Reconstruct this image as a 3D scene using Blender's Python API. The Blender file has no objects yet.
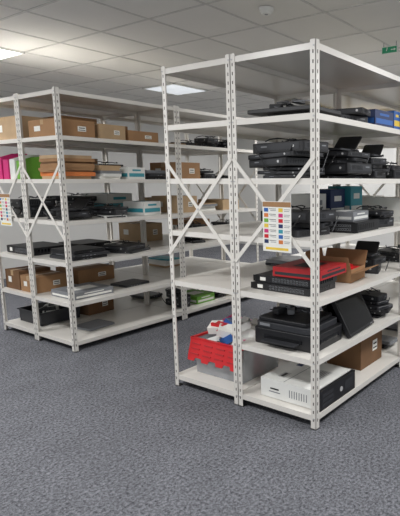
import bpy, math, random
from mathutils import Vector, Matrix, Euler
random.seed(11)
S=bpy.context.scene
S.view_settings.view_transform='Standard'
COL=bpy.context.collection

# ------------------------------------------------------------ materials
_m={}
def mat(name,col,rough=.6,metal=0.,noise=.06,scale=12.,bump=0.,bscale=200.,emit=0.,trans=0.,alpha=1.,spec=.5):
    if name in _m: return _m[name]
    m=bpy.data.materials.new(name); m.use_nodes=True
    nt=m.node_tree; b=nt.nodes['Principled BSDF']
    b.inputs['Roughness'].default_value=rough; b.inputs['Metallic'].default_value=metal
    b.inputs['Specular IOR Level'].default_value=spec
    tc=nt.nodes.new('ShaderNodeTexCoord')
    n=nt.nodes.new('ShaderNodeTexNoise'); n.inputs['Scale'].default_value=scale; n.inputs['Detail'].default_value=4
    nt.links.new(tc.outputs['Object'],n.inputs['Vector'])
    r=nt.nodes.new('ShaderNodeValToRGB')
    r.color_ramp.elements[0].position=.3; r.color_ramp.elements[1].position=.7
    c=Vector(col)
    r.color_ramp.elements[0].color=(*(c*(1-noise)),1); r.color_ramp.elements[1].color=(*[min(1,k*(1+noise)) for k in c],1)
    nt.links.new(n.outputs['Fac'],r.inputs['Fac']); nt.links.new(r.outputs['Color'],b.inputs['Base Color'])
    if bump:
        n2=nt.nodes.new('ShaderNodeTexNoise'); n2.inputs['Scale'].default_value=bscale
        nt.links.new(tc.outputs['Object'],n2.inputs['Vector'])
        bp=nt.nodes.new('ShaderNodeBump'); bp.inputs['Strength'].default_value=bump; bp.inputs['Distance'].default_value=.005
        nt.links.new(n2.outputs['Fac'],bp.inputs['Height']); nt.links.new(bp.outputs['Normal'],b.inputs['Normal'])
    if emit:
        b.inputs['Emission Color'].default_value=(*col,1); b.inputs['Emission Strength'].default_value=emit
    if trans: b.inputs['Transmission Weight'].default_value=trans
    if alpha<1: b.inputs['Alpha'].default_value=alpha
    _m[name]=m; return m
def srgb(r,g,b):
    f=lambda v:(v/255/12.92) if v/255<=.04045 else ((v/255+.055)/1.055)**2.4
    return (f(r),f(g),f(b))
CREAM=mat('painted_steel_offwhite',srgb(225,221,214),.3,noise=.02,scale=4)
SLOT=mat('slot_dark',srgb(92,88,84),.8)
BLACK=mat('black_plastic',srgb(26,26,29),.42,noise=.15)
DARK=mat('dark_grey_plastic',srgb(46,47,51),.5,noise=.1)
GLOSS=mat('screen_gloss',srgb(14,15,18),.12)
GREY=mat('grey_plastic',srgb(128,130,134),.5)
SILV=mat('silver_metal',srgb(190,190,190),.4,metal=.15,noise=.03)
WHITE=mat('white_plastic',srgb(226,226,222),.5,noise=.03)
PAPER=mat('paper_white',srgb(235,234,228),.8,noise=.03)
CARD=mat('cardboard',srgb(160,122,86),.85,noise=.08,scale=8)
CARD2=mat('cardboard_light',srgb(184,156,122),.85,noise=.08,scale=8)
CARD3=mat('cardboard_dark',srgb(118,86,58),.85,noise=.1,scale=8)
TAPE=mat('packing_tape',srgb(180,150,112),.3)
RED=mat('red_plastic',srgb(204,32,38),.4)
DRED=mat('red_paint',srgb(178,38,42),.4)
BLUE=mat('blue_print',srgb(42,96,170),.5)
NAVY=mat('navy_print',srgb(30,48,92),.5)
TEAL=mat('teal_print',srgb(58,150,165),.5)
GREEN=mat('green_print',srgb(110,170,60),.5)
PINK=mat('pink_print',srgb(206,50,120),.5)
ORNG=mat('orange_print',srgb(210,120,62),.5)
YEL=mat('yellow_print',srgb(230,196,70),.5)

# ------------------------------------------------------------ builder
class B:
    def __init__(s,name): s.n=name; s.v=[]; s.f=[]; s.mi=[]; s.m=[]
    def _mi(s,m):
        if m not in s.m: s.m.append(m)
        return s.m.index(m)
    def add(s,vs,fs,m,M=None):
        o=len(s.v); k=s._mi(m)
        for v in vs:
            v=Vector(v); s.v.append(tuple(M@v if M else v))
        for f in fs: s.f.append([i+o for i in f]); s.mi.append(k)
    def box(s,c,sz,m,rot=(0,0,0),taper=1.):
        x,y,z=[k/2 for k in sz]; t=taper
        vs=[(-x*t,-y*t,-z),(x*t,-y*t,-z),(x*t,y*t,-z),(-x*t,y*t,-z),(-x,-y,z),(x,-y,z),(x,y,z),(-x,y,z)]
        fs=[(0,3,2,1),(4,5,6,7),(0,1,5,4),(1,2,6,5),(2,3,7,6),(3,0,4,7)]
        s.add(vs,fs,m,Matrix.Translation(c)@Euler(rot).to_matrix().to_4x4())
    def mm(s,a,b,m):
        s.box([(a[i]+b[i])/2 for i in range(3)],[abs(b[i]-a[i]) for i in range(3)],m)
    def rbox(s,c,sz,m,r=.02,rot=(0,0,0),seg=4):
        x,y,z=[k/2 for k in sz]; r=min(r,x*.9,y*.9); ring=[]
        for cx,cy,a0 in((x-r,y-r,0),(-x+r,y-r,90),(-x+r,-y+r,180),(x-r,-y+r,270)):
            for i in range(seg+1):
                a=math.radians(a0+90*i/seg); ring.append((cx+r*math.cos(a),cy+r*math.sin(a)))
        n=len(ring); e=min(.003,z*.4)
        def sc(p,d): return (p[0]*(1-d/x),p[1]*(1-d/y))
        vs=[(*sc(p,e),-z) for p in ring]+[(*p,-z+e) for p in ring]+[(*p,z-e) for p in ring]+[(*sc(p,e),z) for p in ring]
        fs=[tuple(range(n-1,-1,-1)),tuple(range(3*n,4*n))]
        for k in range(3):
            for i in range(n):
                j=(i+1)%n; fs.append((k*n+i,k*n+j,(k+1)*n+j,(k+1)*n+i))
        s.add(vs,fs,m,Matrix.Translation(c)@Euler(rot).to_matrix().to_4x4())
    def cyl(s,c,r,h,m,rot=(0,0,0),r2=None,n=20):
        r2=r if r2 is None else r2; vs=[];fs=[]
        for i in range(n):
            a=2*math.pi*i/n; vs.append((r*math.cos(a),r*math.sin(a),-h/2))
        for i in range(n):
            a=2*math.pi*i/n; vs.append((r2*math.cos(a),r2*math.sin(a),h/2))
        fs=[tuple(range(n-1,-1,-1)),tuple(range(n,2*n))]+[(i,(i+1)%n,n+(i+1)%n,n+i) for i in range(n)]
        s.add(vs,fs,m,Matrix.Translation(c)@Euler(rot).to_matrix().to_4x4())
    def tube(s,pts,r,m,n=6):
        P=[Vector(p) for p in pts]; vs=[];fs=[]
        for i,p in enumerate(P):
            d=(P[min(i+1,len(P)-1)]-P[max(i-1,0)]).normalized()
            a=d.cross(Vector((0,0,1)));  a=a.normalized() if a.length>.01 else Vector((1,0,0)); b=d.cross(a)
            for k in range(n):
                t=2*math.pi*k/n; vs.append(tuple(p+a*r*math.cos(t)+b*r*math.sin(t)))
        for i in range(len(P)-1):
            for k in range(n): fs.append((i*n+k,i*n+(k+1)%n,(i+1)*n+(k+1)%n,(i+1)*n+k))
        s.add(vs,fs,m)
    def done(s,loc=(0,0,0),rz=0,bevel=0,parent=None):
        me=bpy.data.meshes.new(s.n); me.from_pydata(s.v,[],s.f)
        for m in s.m: me.materials.append(m)
        for p,k in zip(me.polygons,s.mi): p.material_index=k
        me.update()
        o=bpy.data.objects.new(s.n,me); COL.objects.link(o); o.location=loc; o.rotation_euler=(0,0,rz)
        if bevel:
            b=o.modifiers.new('bevel','BEVEL'); b.width=bevel; b.segments=2; b.limit_method='ANGLE'
        if parent: o.parent=parent
        return o

# ------------------------------------------------------------ dimensions
H=2.17; D=.6; BL=1.22; LY=2.447
SH=[.085,.42,.765,1.11,1.455,1.80,2.155]
CEIL=2.65
PW=.036

def shelving_unit(x0,y0,shelves,braces=(0,)):
    b=B('shelving_unit'); t=.003
    for ix in (0,1):
        for iy in (0,1):
            sx=1 if ix==0 else -1; sy=1 if iy==0 else -1
            cx=x0 if ix==0 else x0+BL; cy=y0 if iy==0 else y0+D
            b.mm((cx,cy,0),(cx+sx*t,cy+sy*PW,H),CREAM)
            b.mm((cx,cy,0),(cx+sx*PW,cy+sy*t,H),CREAM)
            b.mm((cx,cy,0),(cx+sx*PW*1.05,cy+sy*PW*1.05,.006),BLACK)
            z=.05
            while z<H-.03:
                if ix==0: b.mm((cx-sx*.0006,cy+sy*.014,z),(cx,cy+sy*.021,z+.018),SLOT)
                if iy==0: b.mm((cx+sx*.014,cy-sy*.0006,z),(cx+sx*.021,cy,z+.018),SLOT)
                z+=.05
    g=.0035
    for k,z in enumerate(SH):
        if k not in shelves: continue
        a=(x0+g,y0+g); c=(x0+BL-g,y0+D-g); lip=.034
        b.mm((a[0],a[1],z-.002),(c[0],c[1],z),CREAM)
        b.mm((a[0],a[1],z-lip),(a[0]+.0015,c[1],z-.002),CREAM); b.mm((c[0]-.0015,a[1],z-lip),(c[0],c[1],z-.002),CREAM)
        b.mm((a[0],a[1],z-lip),(c[0],a[1]+.0015,z-.002),CREAM); b.mm((a[0],c[1]-.0015,z-lip),(c[0],c[1],z-.002),CREAM)
        b.mm((a[0],a[1],z-lip),(c[0],a[1]+.012,z-lip+.0015),CREAM); b.mm((a[0],c[1]-.012,z-lip),(c[0],c[1],z-lip+.0015),CREAM)
        for cx in (x0-.002,):
            for cy in (y0+.012,y0+D-.012): b.cyl((cx,cy,z-.017),.005,.004,SILV,(0,math.pi/2,0),n=8)
    for e in braces:
        X=x0+(.006 if e==0 else BL-.006); za,zb=.955,1.565
        ya,yb=y0+.012,y0+D-.012; L=math.hypot(yb-ya,zb-za); an=math.atan2(zb-za,yb-ya)
        b.box((X-.0085,(ya+yb)/2,(za+zb)/2),(.003,L+.02,.024),CREAM,(an,0,0))
        b.box((X-.0115,(ya+yb)/2,(za+zb)/2),(.003,L+.02,.024),CREAM,(-an,0,0))
        b.cyl((X-.014,(ya+yb)/2,(za+zb)/2),.007,.006,SILV,(0,math.pi/2,0),n=10)
    return b.done()

allS=(0,1,2,3,4,5,6)
shelving_unit(0,0,allS)
shelving_unit(0,D,(0,2,3,4,5,6))
shelving_unit(BL,0,allS,(1,)); shelving_unit(BL,D,allS,(1,))
shelving_unit(0,LY,allS); shelving_unit(0,LY+D,allS)
shelving_unit(BL,LY,allS,(1,)); shelving_unit(BL,LY+D,allS,(1,))

# ------------------------------------------------------------ items
def cardboard_box(x,y,z,w,d,h,rz=0,m=CARD,label=True,open_=False,inner=None):
    b=B('cardboard_box')
    if not open_:
        b.box((0,0,h/2),(w,d,h),m)
        b.box((0,0,h+.0004),(w*1.0,.045,.0008),TAPE)
        for s in (1,-1): b.box((s*(w/2+.0004),0,h*.86),(.0008,.045,h*.28),TAPE)
        b.box((0,0,h+.0002),(w*.99,.003,.0008),CARD3)
        if label:
            b.box((-w/2-.0006,d*.18,h*.5),(.001,d*.22,h*.3),PAPER); b.box((w*.15,-d/2-.0006,h*.5),(w*.22,.001,h*.3),PAPER)
            b.box((w*.15,-d/2-.0012,h*.55),(w*.16,.001,h*.05),BLACK); b.box((w*.15,-d/2-.0012,h*.43),(w*.18,.001,h*.04),BLACK)
    else:
        t=.005
        b.mm((-w/2,-d/2,0),(w/2,d/2,t),m)
        for s in (1,-1):
            b.box((s*(w/2-t/2),0,h/2),(t,d,h),m); b.box((0,s*(d/2-t/2),h/2),(w,t,h),m)
        fl=min(w,d)*.42
        b.box((-w/2-fl*.25,0,h+fl*.42),(.004,d,fl),m,(0,-.55,0)); b.box((w/2+fl*.2,0,h+fl*.44),(.004,d,fl),m,(0,.45,0))
        b.box((0,-d/2-fl*.45,h-fl*.1),(w,.004,fl),m,(1.25,0,0)) ; b.box((0,d/2+fl*.1,h+fl*.46),(w,.004,fl),m,(-.2,0,0))
        if inner:
            b.box((0,0,h*.5),(w*.8,d*.8,h*.8),inner); b.box((.02,.03,h*1.1),(w*.35,d*.4,h*.35),WHITE,(0,.2,.3))
            b.box((-.03,-.05,h*1.2),(w*.5,d*.4,h*.5),inner,(.3,.2,.2))
    return b.done((x,y,z+.0005),rz,.002)
def product_box(x,y,z,w,d,h,rz=0,m=BLUE,m2=PAPER,name='product_box'):
    b=B(name); b.box((0,0,h/2),(w,d,h),m)
    b.box((-w/2-.0006,0,h*.35),(.001,d*.9,h*.3),m2); b.box((0,-d/2-.0006,h*.35),(w*.9,.001,h*.3),m2)
    b.box((0,-d/2-.0006,h*.75),(w*.5,.001,h*.14),m2); b.box((0,0,h+.0006),(w*.6,d*.4,.001),m2)
    return b.done((x,y,z+.0005),rz,.0015)
def book_stack(x,y,z,w,d,h,rz=0,cols=None,name='book_stack'):
    b=B(name); cols=cols or [ORNG,CARD2,PAPER,TEAL,DRED,CARD,NAVY,GREY,PAPER]; zz=0
    while zz<h-.008:
        t=min(random.uniform(.012,.035),h-zz); ww=w*random.uniform(.8,1); dd=d*random.uniform(.8,1)
        r=random.uniform(-.06,.06); ox=random.uniform(-.01,.01); m=random.choice(cols)
        b.box((ox,0,zz+t/2),(ww*.97,dd*.97,t-.004),PAPER,(0,0,r))
        b.box((ox,0,zz+.001),(ww,dd,.002),m,(0,0,r)); b.box((ox,0,zz+t-.001),(ww,dd,.002),m,(0,0,r))
        b.box((ox-ww/2*math.cos(r),-ww/2*math.sin(r),zz+t/2),(.003,dd,t),m,(0,0,r))
        b.box((ox+dd/2*math.sin(r),-dd/2*math.cos(r),zz+t/2),(ww,.003,t),m,(0,0,r))
        zz+=t
    return b.done((x,y,z+.0005),rz)
def laptop_stack(x,y,z,w,d,h,rz=0,ms=None,name='laptop_stack',jit=.02):
    b=B(name); ms=ms or [BLACK,DARK,BLACK,GREY]; zz=0
    while zz<h-.012:
        t=random.uniform(.018,.032); m=random.choice(ms); ww=w*random.uniform(.82,1); dd=d*random.uniform(.82,1)
        r=random.uniform(-.07,.07); ox,oy=random.uniform(-jit,jit),random.uniform(-jit,jit)
        b.rbox((ox,oy,zz+t*.3),(ww,dd,t*.55),m,.015,(0,0,r)); b.rbox((ox,oy,zz+t*.78),(ww*.99,dd*.99,t*.36),m,.015,(0,0,r))
        b.cyl((ox+ww/2-.012,oy,zz+t*.6),.008,dd*.7,DARK,(math.pi/2,0,r),n=8)
        for q in range(4): b.box((ox-ww*.3+q*.035,oy-dd/2-.0002,zz+t*.3),(.018,.002,.006),GREY,(0,0,r))
        b.box((ox-ww/2+.001,oy+dd*.1,zz+t*.35),(.003,dd*.3,.005),GREY,(0,0,r))
        zz+=t
    return b.done((x,y,z+.0005),rz)
def equipment_stack(x,y,z,w,d,h,rz=0,ms=None,cable=True,lid=False):
    b=B('electronics_stack'); ms=ms or [BLACK,BLACK,DARK,BLACK]; zz=0
    while zz<h-.015:
        t=min(random.choice([.02,.022,.03,.05,.07]),max(h-zz,.02)); m=random.choice(ms); f=random.uniform(.65,1)
        ww=w*f; dd=d*random.uniform(.62,1); r=random.uniform(-.3,.3); ox,oy=random.uniform(-.02,.02),random.uniform(-.04,.04)
        tilt=random.uniform(-.05,.05)
        M=Matrix.Translation((ox,oy,zz+t/2))@Euler((tilt,0,r)).to_matrix().to_4x4()
        def P(c): return tuple(M@Vector(c))
        E=(tilt,0,r)
        b.rbox(P((0,0,0)),(ww,dd,t*.94),m,.012,E)
        b.box(P((-ww/2,0,t*.05)),(.003,dd*.86,t*.55),DARK if m is BLACK else BLACK,E)
        b.box(P((0,-dd/2,t*.05)),(ww*.86,.003,t*.55),DARK if m is BLACK else BLACK,E)
        for q in range(9): b.box(P((-ww*.36+q*ww*.05,-dd/2-.0012,t*.05)),(ww*.02,.002,t*.4),GLOSS,E)
        b.box(P((ww*.28,-dd/2-.0014,t*.12)),(ww*.16,.002,t*.1),GREY,E); b.box(P((-ww/2-.0014,dd*.25,t*.1)),(.002,dd*.12,t*.12),GREY,E)
        b.cyl(P((-ww/2-.001,-dd*.32,t*.05)),min(.008,t*.2),.004,SILV,(0,math.pi/2,0),n=10)
        if random.random()<.35: b.box(P((0,dd*.15,t*.48)),(ww*.25,dd*.14,.002),PAPER,E)
        zz+=t
    if lid:   # a part-open laptop / scanner lid resting on top
        b.rbox((0,0,zz+.012),(w*.8,d*.55,.014),DARK,.012,(.0,0,.1)); b.rbox((w*.3,0,zz+.05),(w*.55,d*.5,.01),BLACK,.012,(0,-.7,.1))
    if cable:
        b.tube([(-w*.3+k*.03*w/.36,-d*.2+.05*math.sin(k*.9),zz+.006+.012*abs(math.sin(k*1.3))) for k in range(10)],.004,BLACK)
        b.tube([(-w*.25+.02*k,d*.1+.08*math.cos(k*.7),zz+.008+.02*abs(math.sin(k*.8))) for k in range(10)],.004,DARK)
        b.tube([(w*.3-.012*k,-d*.5-.004,zz*(.8-k*.09)) for k in range(0,8)],.0035,DARK)
        b.tube([(-w*.5-.006,-d*.3+.03*k,zz*(.9-.75*math.sin(k/9*3.14))) for k in range(10)],.0035,BLACK)
    return b.done((x,y,z+.0005),rz)
def adapters(x,y,z,w,d,n=9,ms=None,name='power_adapter_pile'):
    b=B(name); ms=ms or [BLACK,DARK,BLACK,GREY,WHITE]
    for i in range(n):
        px,py=random.uniform(-w/2,w/2)*.8,random.uniform(-d/2,d/2)*.8; r=random.uniform(0,3.1); hh=random.uniform(.02,.035)
        lv=.0 if i<n*.6 else .03
        b.rbox((px,py,hh/2+lv),(random.uniform(.06,.11),random.uniform(.035,.055),hh),random.choice(ms),.008,(0,0,r))
        b.tube([(px+.03*math.cos(r+k*.7)*k*.35,py+.03*math.sin(r+k*.7)*k*.35,.01+lv+.006*math.sin(k)) for k in range(8)],.003,random.choice([BLACK,BLACK,GREY]))
    return b.done((x,y,z+.001))
def network_switch(x,y,z,w,d,h,rz=0,m=BLACK,name='network_switch'):
    b=B(name); b.box((0,0,h/2),(w,d,h),m)
    n=12
    for i in range(n):
        for j in (0,1):
            yy=-d*.42+d*.62*i/n+.01; zz=h*(.32+.34*j)
            b.box((-w/2-.0006,yy,zz),(.0014,.014,h*.22),GREY); b.box((-w/2-.0012,yy,zz),(.0014,.010,h*.14),GLOSS)
    b.box((-w/2-.0006,d*.36,h*.5),(.0014,d*.1,h*.5),PAPER)
    for i in range(8): b.box((-w*.35+i*w*.09,-d/2-.0006,h*.5),(w*.05,.0014,h*.5),GLOSS)
    for s in (1,-1): b.box((-w/2+.002,s*(d/2+.008),h/2),(.003,.018,h*.9),m)
    return b.done((x,y,z+.0005),rz,.0015)
def flat_monitor(x,y,z,w,d,rz=0,name='computer_monitor',h=.06):
    b=B(name); b.rbox((0,0,h-.012),(w,d,.024),BLACK,.012); b.box((0,0,h+.0005),(w*.93,d*.93,.001),GLOSS)
    b.box((0,0,h*.35),(w*.6,d*.6,h*.7),BLACK,taper=.8); b.box((0,-d*.485,h+.0006),(.03,.006,.001),GREY)
    b.box((w*.5+.0,0,h*.35),(.06,.07,.02),DARK); b.rbox((w*.5-.03,0,.008),(.12,d*.5,.015),DARK,.03)
    return b.done((x,y,z+.0005),rz,.0015)
def leaning_monitor(x,y,z,w,h,lean,rz,name='computer_monitor'):
    b=B(name); t=.03; L=lean
    E=(-L,0,0)
    c=Vector((0,math.sin(L)*h/2,math.cos(L)*h/2+t*.5*math.sin(L)))
    M=Euler(E).to_matrix()
    b.box(tuple(c),(w,t,h),BLACK,E); b.box(tuple(c+M@Vector((0,-t/2-.0006,0))),(w*.93,.001,h*.86),GLOSS,E)
    b.box(tuple(c+M@Vector((0,t/2+.015,0))),(w*.5,.03,h*.5),DARK,E)
    b.box(tuple(c+M@Vector((w*.38,-t/2-.001,-h*.465))),(.04,.001,.006),GREY,E)
    return b.done((x,y,z+.001),rz,.002)
def printer(x,y,z,w,d,h,rz=0,m=BLACK):
    b=B('desktop_printer'); b.rbox((0,0,h*.3),(w,d,h*.6),m,.03); b.rbox((0,.01,h*.72),(w*.96,d*.9,h*.24),DARK,.03)
    b.rbox((0,.02,h*.92),(w*.9,d*.8,h*.14),m,.02); b.box((-w/2-.001,0,h*.32),(.006,d*.62,h*.16),GLOSS); b.box((-w/2-.03,0,h*.24),(.06,d*.55,.006),DARK)
    b.box((0,-d/2-.001,h*.32),(w*.62,.006,h*.16),GLOSS); b.box((-w*.46,d*.3,h*.75),(.03,.08,h*.1),GREY)
    return b.done((x,y,z+.0005),rz,.002)
def magazine_file(x,y,z,w,d,h,rz=0,m=PINK):
    b=B('magazine_file')
    vs=[(-w/2,-d/2,0),(w/2,-d/2,0),(w/2,-d/2,h),(w*.1,-d/2,h),(-w/2,-d/2,h*.8)]
    vs2=[(a,-b_,c) for a,b_,c in vs]
    n=5; b.add(vs+vs2,[tuple(range(n)),tuple(range(2*n-1,n-1,-1))]+[(i,i+n,(i+1)%n+n,(i+1)%n) for i in (0,1)]+[(4,9,5,0)],m)
    b.box((0.01,0,h*.42),(w*.85,d*.8,h*.7),PAPER)
    return b.done((x,y,z+.0005),rz)
def storage_bin(x,y,z,w,d,h,rz=0,m=GREY,fill=BLACK):
    b=B('storage_bin'); t=.005
    b.box((0,0,t/2),(w*.9,d*.9,t),m)
    for s in (1,-1):
        b.box((s*(w/2*.95),0,h/2),(t,d*.97,h),m,(0,s*.08,0)); b.box((0,s*(d/2*.95),h/2),(w*.97,t,h),m,(-s*.08,0,0))
        b.box((s*w/2,0,h),(.014,d+.014,.01),m); b.box((0,s*d/2,h),(w+.014,.014,.01),m)
    for i in range(7):
        b.box((random.uniform(-.3,.3)*w,random.uniform(-.3,.3)*d,h*.75+random.uniform(0,.03)),(w*.25,d*.25,h*.4),random.choice([fill,DARK,WHITE,fill]),(random.uniform(-.4,.4),random.uniform(-.4,.4),random.random()*3))
    return b.done((x,y,z+.003),rz)

# ===== right row, front unit (X 0..1.22, Y 0..0.6)
z=SH[5]
flat_monitor(.24,.31,z,.34,.46,.04,h=.055); adapters(.24,.3,z+.057,.2,.3,6,[BLACK])
equipment_stack(.62,.17,z,.26,.26,.09,.03,[BLACK],False); product_box(.92,.13,z,.26,.18,.11,-.05,NAVY,BLUE); product_box(1.12,.13,z,.1,.18,.13,0,BLUE,YEL)
laptop_stack(.76,.44,z,.5,.22,.1,.02)
product_box(1.12,.42,z,.12,.26,.12,0,ORNG,PAPER)
z=SH[4]
equipment_stack(.21,.33,z,.3,.44,.21,.03); 
equipment_stack(.6,.22,z,.34,.34,.17,-.04,lid=True); equipment_stack(.98,.2,z,.26,.3,.16,.06,lid=True)
product_box(.62,.49,z,.2,.14,.22,0,WHITE,BLUE); product_box(.86,.49,z,.22,.14,.2,0,YEL,NAVY); product_box(1.08,.49,z,.18,.14,.22,0,GREEN,PAPER)
z=SH[3]
equipment_stack(.27,.3,z,.34,.44,.15,.03,[DARK,BLACK])
network_switch(.66,.2,z,.36,.34,.07,.04,BLACK); product_box(.64,.2,z+.0715,.26,.26,.06,.1,GREY,WHITE)
equipment_stack(1.02,.17,z,.24,.24,.12,0,[BLACK,DARK,GREY]); product_box(.64,.48,z,.2,.16,.24,0,WHITE,GREY); product_box(.87,.46,z,.2,.16,.27,0,NAVY,PAPER); product_box(1.08,.44,z,.18,.2,.29,0,TEAL,PAPER)
z=SH[2]
network_switch(.25,.33,z,.3,.43,.044,0,BLACK); network_switch(.26,.32,z+.046,.29,.43,.044,.03,BLACK)
product_box(.3,.24,z+.093,.34,.34,.06,.06,DRED,DARK,'firewall_appliance')
cardboard_box(.68,.27,z,.26,.32,.09,.12,CARD,open_=True,inner=RED)
equipment_stack(1.03,.25,z,.24,.36,.13,.1,None,lid=True)
z=SH[1]
printer(.27,.31,z,.36,.46,.17,.03,BLACK); adapters(.27,.33,z+.174,.22,.3,8,[BLACK,DARK,GREY])
leaning_monitor(.66,.06,z,.4,.27,.5,0.08); leaning_monitor(.72,.2,z,.42,.27,.42,0.0)
equipment_stack(1.08,.26,z,.2,.36,.18,0)
z=SH[0]
def desktop_case(x,y,z,w,d,h,rz=0):
    b=B('desktop_computer_case'); b.box((0,.01,h/2+.004),(w,d-.02,h),WHITE)
    b.box((0,-d/2+.0,h/2+.004),(w*1.01,.022,h*1.03),BLACK)
    for i in range(3): b.box((-w*.3,-d/2-.0115,h*(.25+.25*i)),(w*.3,.003,h*.16),DARK)
    b.box((w*.3,-d/2-.0115,h*.55),(w*.22,.003,h*.5),DARK); b.cyl((w*.08,-d/2-.012,h*.5),.016,.004,SILV,(math.pi/2,0,0))
    for i in range(8): b.box((-w/2-.0006,-d*.3+i*.018,h*.5),(.0012,.006,h*.4),GREY)
    b.box((0,d*.1,h+.0045),(w*.96,.004,.001),GREY)
    b.box((w*.05,-d*.2,h+.0048),(w*.34,d*.2,.001),SILV)
    for i in range(4): b.box((w*.05,-d*.26+i*d*.035,h+.0054),(w*.28,.004,.0006),DARK)
    b.box((-w*.25,d*.25,h+.0048),(w*.2,d*.12,.001),SILV); b.box((-w*.25,d*.25,h+.0054),(w*.14,d*.05,.0006),BLACK)
    b.box((w*.25,d*.28,h+.0048),(w*.16,d*.1,.001),NAVY)
    b.box((-w/2-.0012,d*.25,h*.55),(.001,d*.15,h*.08),DARK); b.box((-w/2-.0012,d*.25,h*.38),(.001,d*.2,h*.05),GREY)
    for sx in (1,-1):
        for sy in (1,-1): b.cyl((sx*w*.4,sy*d*.4,.002),.012,.004,BLACK,n=10)
    return b.done((x,y,z+.0005),rz,.003)
desktop_case(.27,.24,z,.42,.44,.12,0)
cardboard_box(.94,.3,z,.34,.36,.27,0,CARD3)
product_box(.6,.45,z,.16,.2,.16,.1,WHITE,GREY)

# ===== right row, second unit (Y .6..1.2)
z=SH[5]; laptop_stack(.5,.95,z,.5,.3,.03,0,[DARK]); product_box(.95,.9,z,.2,.3,.06,0,BLACK,GREY)
z=SH[4]; book_stack(.95,.9,z,.3,.3,.12,0,[PAPER,TEAL,WHITE,GREY])
z=SH[3]; product_box(.95,.86,z,.3,.3,.1,.1,WHITE,TEAL)
z=SH[2]; laptop_stack(.95,.9,z,.3,.3,.05,0,[GREY,DARK])
def tote(x,y,z,w,d,h,rz=0):
    b=B('plastic_storage_tote'); CL=mat('clear_plastic',srgb(205,208,212),.3,alpha=.4)
    t=.004
    b.box((0,0,t/2),(w*.84,d*.84,t),CL)
    for s in (1,-1):
        b.box((s*w*.46,0,h/2),(t,d*.9,h),CL,(0,s*.09,0)); b.box((0,s*d*.46,h/2),(w*.9,t,h),CL,(-s*.09,0,0))
        b.box((s*w*.485,0,h),(.022,d,.014),RED); b.box((0,s*d*.485,h),(w,.022,.014),RED)
        b.box((s*w*.47,0,h*.62),(.01,d*.3,.03),CL)
    L=.15; an=.3
    M=Matrix.Translation((-w*.5,0,h-.002))@Matrix.Rotation(an,4,'Y')
    prof=[(-d*.49,0),(d*.49,0),(d*.49,-L*.8)]
    n=7
    for i in range(n):
        y1=d*.49-i*(d*.98/n); y2=y1-d*.98/n; dep=-L*(1.0 if i%2==0 else .84)
        prof+= [(y1-.006,dep),(y2+.006,dep)]
    prof.append((-d*.49,-L*.8))
    m=len(prof)
    vs=[(-.003,p[0],p[1]) for p in prof]+[(.003,p[0],p[1]) for p in prof]
    b.add(vs,[tuple(range(m)),tuple(range(2*m-1,m-1,-1))]+[(i,i+m,(i+1)%m+m,(i+1)%m) for i in range(m)],RED,M)
    for i in range(4): 
        for j in range(3): 
            q=M@Vector((-.005,-d*.36+i*d*.24,-.03-j*.035)); b.box(tuple(q),(.006,d*.16,.008),DRED,(0,an,0))
    ms=[WHITE,PAPER,BLUE,WHITE,RED,PAPER,WHITE,GREY,PAPER]
    for i in range(9):
        b.box((-w*.28+(i%3)*w*.26,-d*.3+(i//3)*d*.28,h*.4),(w*.24,d*.25,h*.74),ms[(i+3)%9])
    for i in range(52):
        sx,sy,sz=random.uniform(.05,.1),random.uniform(.05,.11),random.uniform(.03,.06); lv=i/52
        b.box((random.uniform(-.4,.4)*w*(1-lv*.35),random.uniform(-.42,.42)*d*(1-lv*.35),h*.9+lv*.12),(sx,sy,sz),[WHITE,PAPER,RED,WHITE,BLUE,PAPER,WHITE,PINK,PAPER,DRED,PAPER][i%11],(random.uniform(-.5,.5),random.uniform(-.5,.5),random.uniform(0,3)))
    return b.done((x,y,z+.003),rz)
tote(.31,.88,SH[0],.44,.48,.255,0)

# ===== left row front unit
z=SH[5]
cardboard_box(.2,LY+.28,z,.34,.42,.14,0,CARD); cardboard_box(.54,LY+.27,z,.26,.4,.13,.03,CARD2); cardboard_box(.88,LY+.27,z,.34,.38,.1,0,CARD)
z=SH[4]
book_stack(.2,LY+.25,z,.3,.4,.2,0,[ORNG,CARD,CARD2,CARD3,CARD,CARD2]); book_stack(.5,LY+.2,z,.22,.3,.12,0,[PAPER,GREY,WHITE,CARD2]); product_box(.76,LY+.2,z,.2,.26,.11,.1,WHITE,TEAL)
laptop_stack(1.02,LY+.25,z,.26,.36,.07,0,[GREY,DARK,BLACK])
z=SH[3]
equipment_stack(.2,LY+.25,z,.28,.38,.08,0,lid=True); equipment_stack(.55,LY+.23,z,.28,.36,.09,.1,[GREY,WHITE,BLACK]); product_box(.95,LY+.25,z,.22,.28,.13,.1,WHITE,TEAL)
z=SH[2]
laptop_stack(.26,LY+.27,z,.34,.42,.09,0,[BLACK,DARK]); equipment_stack(.74,LY+.26,z,.34,.4,.07,.15,[BLACK,DARK])
z=SH[1]
product_box(.28,LY+.28,z,.38,.36,.06,0,GREY,PAPER); laptop_stack(.8,LY+.3,z,.36,.28,.02,.1,[DARK])
z=SH[0]
laptop_stack(.4,LY+.32,z,.34,.3,.03,.05,[GREY])

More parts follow.
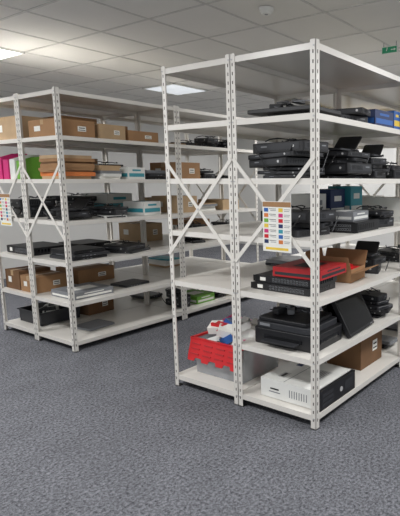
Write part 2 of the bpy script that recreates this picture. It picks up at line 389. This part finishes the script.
# ===== left row second unit
Y2=LY+.6; z=SH[5]
cardboard_box(.2,Y2+.3,z,.34,.5,.2,0,CARD2); cardboard_box(.6,Y2+.3,z,.36,.5,.24,0,CARD); cardboard_box(.98,Y2+.3,z,.3,.5,.2,0,CARD)
z=SH[4]
magazine_file(.16,Y2+.12,z,.24,.09,.2,0,GREEN); magazine_file(.16,Y2+.24,z,.24,.09,.22,0,WHITE); magazine_file(.16,Y2+.36,z,.24,.09,.22,0,PINK); magazine_file(.16,Y2+.48,z,.24,.09,.24,0,PINK)
book_stack(.6,Y2+.3,z,.4,.5,.2,0,[CARD,PAPER,ORNG,TEAL,CARD2]); equipment_stack(1.0,Y2+.3,z,.3,.46,.16)
z=SH[3]
equipment_stack(.24,Y2+.3,z,.32,.48,.17,0); equipment_stack(.64,Y2+.3,z,.28,.46,.18,0,[GREY,DARK,WHITE]); product_box(1.0,Y2+.3,z,.3,.46,.2,0,WHITE,TEAL)
z=SH[2]
network_switch(.24,Y2+.3,z,.34,.46,.07,0,BLACK); laptop_stack(.7,Y2+.3,z,.36,.4,.06,0)
z=SH[1]
cardboard_box(.2,Y2+.17,z,.3,.26,.15,0,CARD); cardboard_box(.2,Y2+.45,z,.3,.26,.18,0,CARD3); cardboard_box(.7,Y2+.3,z,.4,.4,.14,0,CARD)
z=SH[0]
storage_bin(.3,Y2+.3,z,.4,.4,.12,0,DARK,BLACK); cardboard_box(.72,Y2+.25,z,.3,.3,.18,.05,CARD3)

# ===== far bays
def fill(x0,y0,k,dens=.8,kinds='cppbeel'):
    z=SH[k]; x=x0+.05
    while x<x0+BL-.25:
        w=random.uniform(.18,.34); 
        if random.random()<dens:
            h=random.uniform(.07,.2); c=(x+w/2,y0+.3,z); t=random.choice(kinds)
            if t=='c': cardboard_box(*c,w,.4,h,0,random.choice([CARD,CARD2]))
            elif t=='p': product_box(*c,w,.36,h,0,random.choice([TEAL,BLUE,YEL,WHITE,GREEN,GREY,WHITE]),random.choice([PAPER,GREY]))
            elif t=='b': book_stack(*c,w*.9,.36,h,0,[PAPER,GREY,CARD2,TEAL,WHITE])
            elif t=='e': equipment_stack(*c,w*.85,.34,h,0)
            else: laptop_stack(*c,w*.85,.34,h*.7,0)
        x+=w+.05
for y0 in (0,D,LY,LY+D):
    for k,de in ((0,.3),(1,.35),(2,.5),(3,.7),(4,.9),(5,.6)):
        if y0==D and k<3: continue
        fill(BL,y0,k,de,'ppeell' if y0<2 else 'ccpbeel')

# ------------------------------------------------------------ posters
def notice(yc,zc,x=-.0125):
    b=B('recycling_notice'); w,h=.205,.29
    b.box((0,0,0),(.001,w,h),PAPER); b.box((-.0008,0,h*.44),(.001,w*.98,h*.1),CARD)
    cols=[BLUE,ORNG,GREEN,YEL,PINK,RED,NAVY,TEAL]
    for i in range(7):
        zz=h*.33-i*h*.105; 
        b.box((-.0008,w*.37,zz),(.001,w*.15,h*.075),cols[i%8]); b.box((-.0008,-w*.14,zz),(.001,w*.15,h*.075),cols[(i+3)%8]) 
        b.box((-.0008,w*.14,zz+.006),(.001,w*.24,.003),DARK); b.box((-.0008,w*.12,zz-.003),(.001,w*.2,.003),GREY)
        b.box((-.0008,-w*.36,zz+.004),(.001,w*.2,.003),GREY); b.box((-.0008,-w*.35,zz-.005),(.001,w*.18,.003),GREY)
    b.box((-.0008,0,-h*.44),(.001,w*.8,h*.05),YEL)
    o=b.done((x,yc,zc)); return o
notice(.26,1.18); notice(LY+.6+.33,1.18)

# ------------------------------------------------------------ room shell
X0,X1,Y0,Y1=-4.2,6.4,-4.2,6.4
fl=mat('carpet_grey',(1,1,1)); nt=fl.node_tree
for n in list(nt.nodes):
    if n.type in('TEX_NOISE','VALTORGB'): nt.nodes.remove(n)
bs=nt.nodes['Principled BSDF']; bs.inputs['Roughness'].default_value=.95; bs.inputs['Specular IOR Level'].default_value=.1
tc=[n for n in nt.nodes if n.type=='TEX_COORD'][0]
n1=nt.nodes.new('ShaderNodeTexNoise'); n1.inputs['Scale'].default_value=62; n1.inputs['Detail'].default_value=8; n1.inputs['Roughness'].default_value=.88
n2=nt.nodes.new('ShaderNodeTexNoise'); n2.inputs['Scale'].default_value=4; n2.inputs['Detail'].default_value=5
r1=nt.nodes.new('ShaderNodeValToRGB'); r1.color_ramp.elements[0].position=.39; r1.color_ramp.elements[1].position=.64
r1.color_ramp.elements[0].color=(*srgb(38,39,43),1); r1.color_ramp.elements[1].color=(*srgb(152,153,160),1)
mx=nt.nodes.new('ShaderNodeMix'); mx.data_type='RGBA'; mx.blend_type='MULTIPLY'; mx.inputs[0].default_value=1
r2=nt.nodes.new('ShaderNodeValToRGB'); r2.color_ramp.elements[0].position=.3; r2.color_ramp.elements[1].position=.7; r2.color_ramp.elements[0].color=(.82,.82,.82,1); r2.color_ramp.elements[1].color=(1,1,1,1)
L=nt.links.new
L(tc.outputs['Object'],n1.inputs['Vector']); L(tc.outputs['Object'],n2.inputs['Vector']); L(n1.outputs['Fac'],r1.inputs['Fac']); L(n2.outputs['Fac'],r2.inputs['Fac'])
L(r1.outputs['Color'],mx.inputs[6]); L(r2.outputs['Color'],mx.inputs[7]); L(mx.outputs[2],bs.inputs['Base Color'])
bp=nt.nodes.new('ShaderNodeBump'); bp.inputs['Strength'].default_value=.4; bp.inputs['Distance'].default_value=.004
L(n1.outputs['Fac'],bp.inputs['Height']); L(bp.outputs['Normal'],bs.inputs['Normal'])
WALL=mat('wall_paint',srgb(205,204,201),.8,noise=.02,scale=2)
TILE=mat('ceiling_tile',srgb(224,222,217),.9,noise=.02,scale=3,bump=.3,bscale=90)
GRID=mat('ceiling_grid_white',srgb(198,196,192),.5)
b=B('floor'); b.mm((X0,Y0,-.05),(X1,Y1,0),fl); b.done()
b=B('ceiling'); b.mm((X0,Y0,CEIL),(X1,Y1,CEIL+.05),TILE); b.done()
b=B('wall_left'); b.mm((X0,Y1,0),(X1,Y1+.1,CEIL),WALL); b.done()
b=B('wall_back'); b.mm((X1,Y0,0),(X1+.1,Y1+.1,CEIL),WALL); b.done()
b=B('baseboard_left'); b.mm((X0,Y1-.015,0),(X1,Y1,.1),WALL); b.done()
b=B('baseboard_back'); b.mm((X1-.015,Y0,0),(X1,Y1,.1),WALL); b.done()
T=.6; gx=.38; gy=-.04
b=B('trim_1')
x=X0+((gx-X0)%T)
while x<X1: b.mm((x-.01,Y0,CEIL-.004),(x+.01,Y1,CEIL),GRID); x+=T
y=Y0+((gy-Y0)%T)
while y<Y1: b.mm((X0,y-.01,CEIL-.0045),(X1,y+.01,CEIL),GRID); y+=T
b.done()
EM=mat('led_diffuser',(1.,1.,1.),.5,noise=0,emit=4.)
EM2=mat('led_diffuser_dim',(.9,.95,1.),.5,noise=0,emit=.5)
for (ix,iy) in [(-1,6),(3,6),(-4,6),(-4,2),(-4,-2),(0,-3),(4,-3),(4,2),(8,2),(8,6)]:
    x,y=gx+ix*T+T/2,gy+iy*T+T/2
    b=B('ceiling_light_panel'); b.mm((-.285,-.285,-.008),(.285,.285,-.002),EM2 if (ix,iy)==(3,6) else EM)
    for s in (1,-1): b.mm((s*.285,-.3,-.012),(s*.3,.3,0),WHITE); b.mm((-.3,s*.285,-.012),(.3,s*.3,0),WHITE)
    b.done((x,y,CEIL-.005))
    ld=bpy.data.lights.new('panel_light','AREA'); ld.shape='SQUARE'; ld.size=.55; ld.energy=10 if (ix,iy)==(3,6) else 40; ld.color=(1,1,.995)
    lo=bpy.data.objects.new('panel_light',ld); COL.objects.link(lo); lo.location=(x,y,CEIL-.03)
b=B('smoke_detector'); b.cyl((0,0,-.012),.05,.024,WHITE,r2=.055); b.cyl((0,0,-.032),.032,.018,WHITE,r2=.045); b.cyl((0,0,-.0415),.012,.002,GREY)
b.done((.67,.86,CEIL-.005))
EX=mat('exit_sign_green',srgb(40,140,100),.5,emit=.15)
b=B('exit_sign'); b.box((0,0,0),(.02,.15,.06),WHITE); b.box((-.0105,0,0),(.002,.138,.05),EX)
b.box((-.012,-.03,0),(.001,.03,.008),WHITE); b.add([(-.0125,-.045,.012),(-.0125,-.045,-.012),(-.0125,-.062,0)],[(0,1,2)],WHITE)
b.box((-.012,.025,.003),(.001,.008,.022),WHITE,(.3,0,0)); b.cyl((-.012,.022,.018),.005,.001,WHITE,(0,math.pi/2,0),n=10)
for s in (1,-1): b.cyl((0,s*.06,.05),.003,.04,GREY,n=8)
b.done((1.95,.5,CEIL-.07))

w=bpy.data.worlds.new('world'); S.world=w; w.use_nodes=True
w.node_tree.nodes['Background'].inputs[0].default_value=(.94,.97,1,1); w.node_tree.nodes['Background'].inputs[1].default_value=.6

# ------------------------------------------------------------ camera
cd=bpy.data.cameras.new('camera'); co=bpy.data.objects.new('camera',cd); COL.objects.link(co); S.camera=co
ya,pi_=.5779,.1536
F=Vector((math.cos(ya)*math.cos(pi_),math.sin(ya)*math.cos(pi_),-math.sin(pi_)))
co.location=(-2.277,-1.4977,1.4415); co.rotation_euler=F.to_track_quat('-Z','Y').to_euler()
cd.sensor_fit='VERTICAL'; cd.sensor_height=24; cd.lens=24*499.3/516
cd.shift_x=-(317.8-200)/516; cd.shift_y=0
cd.clip_start=.05
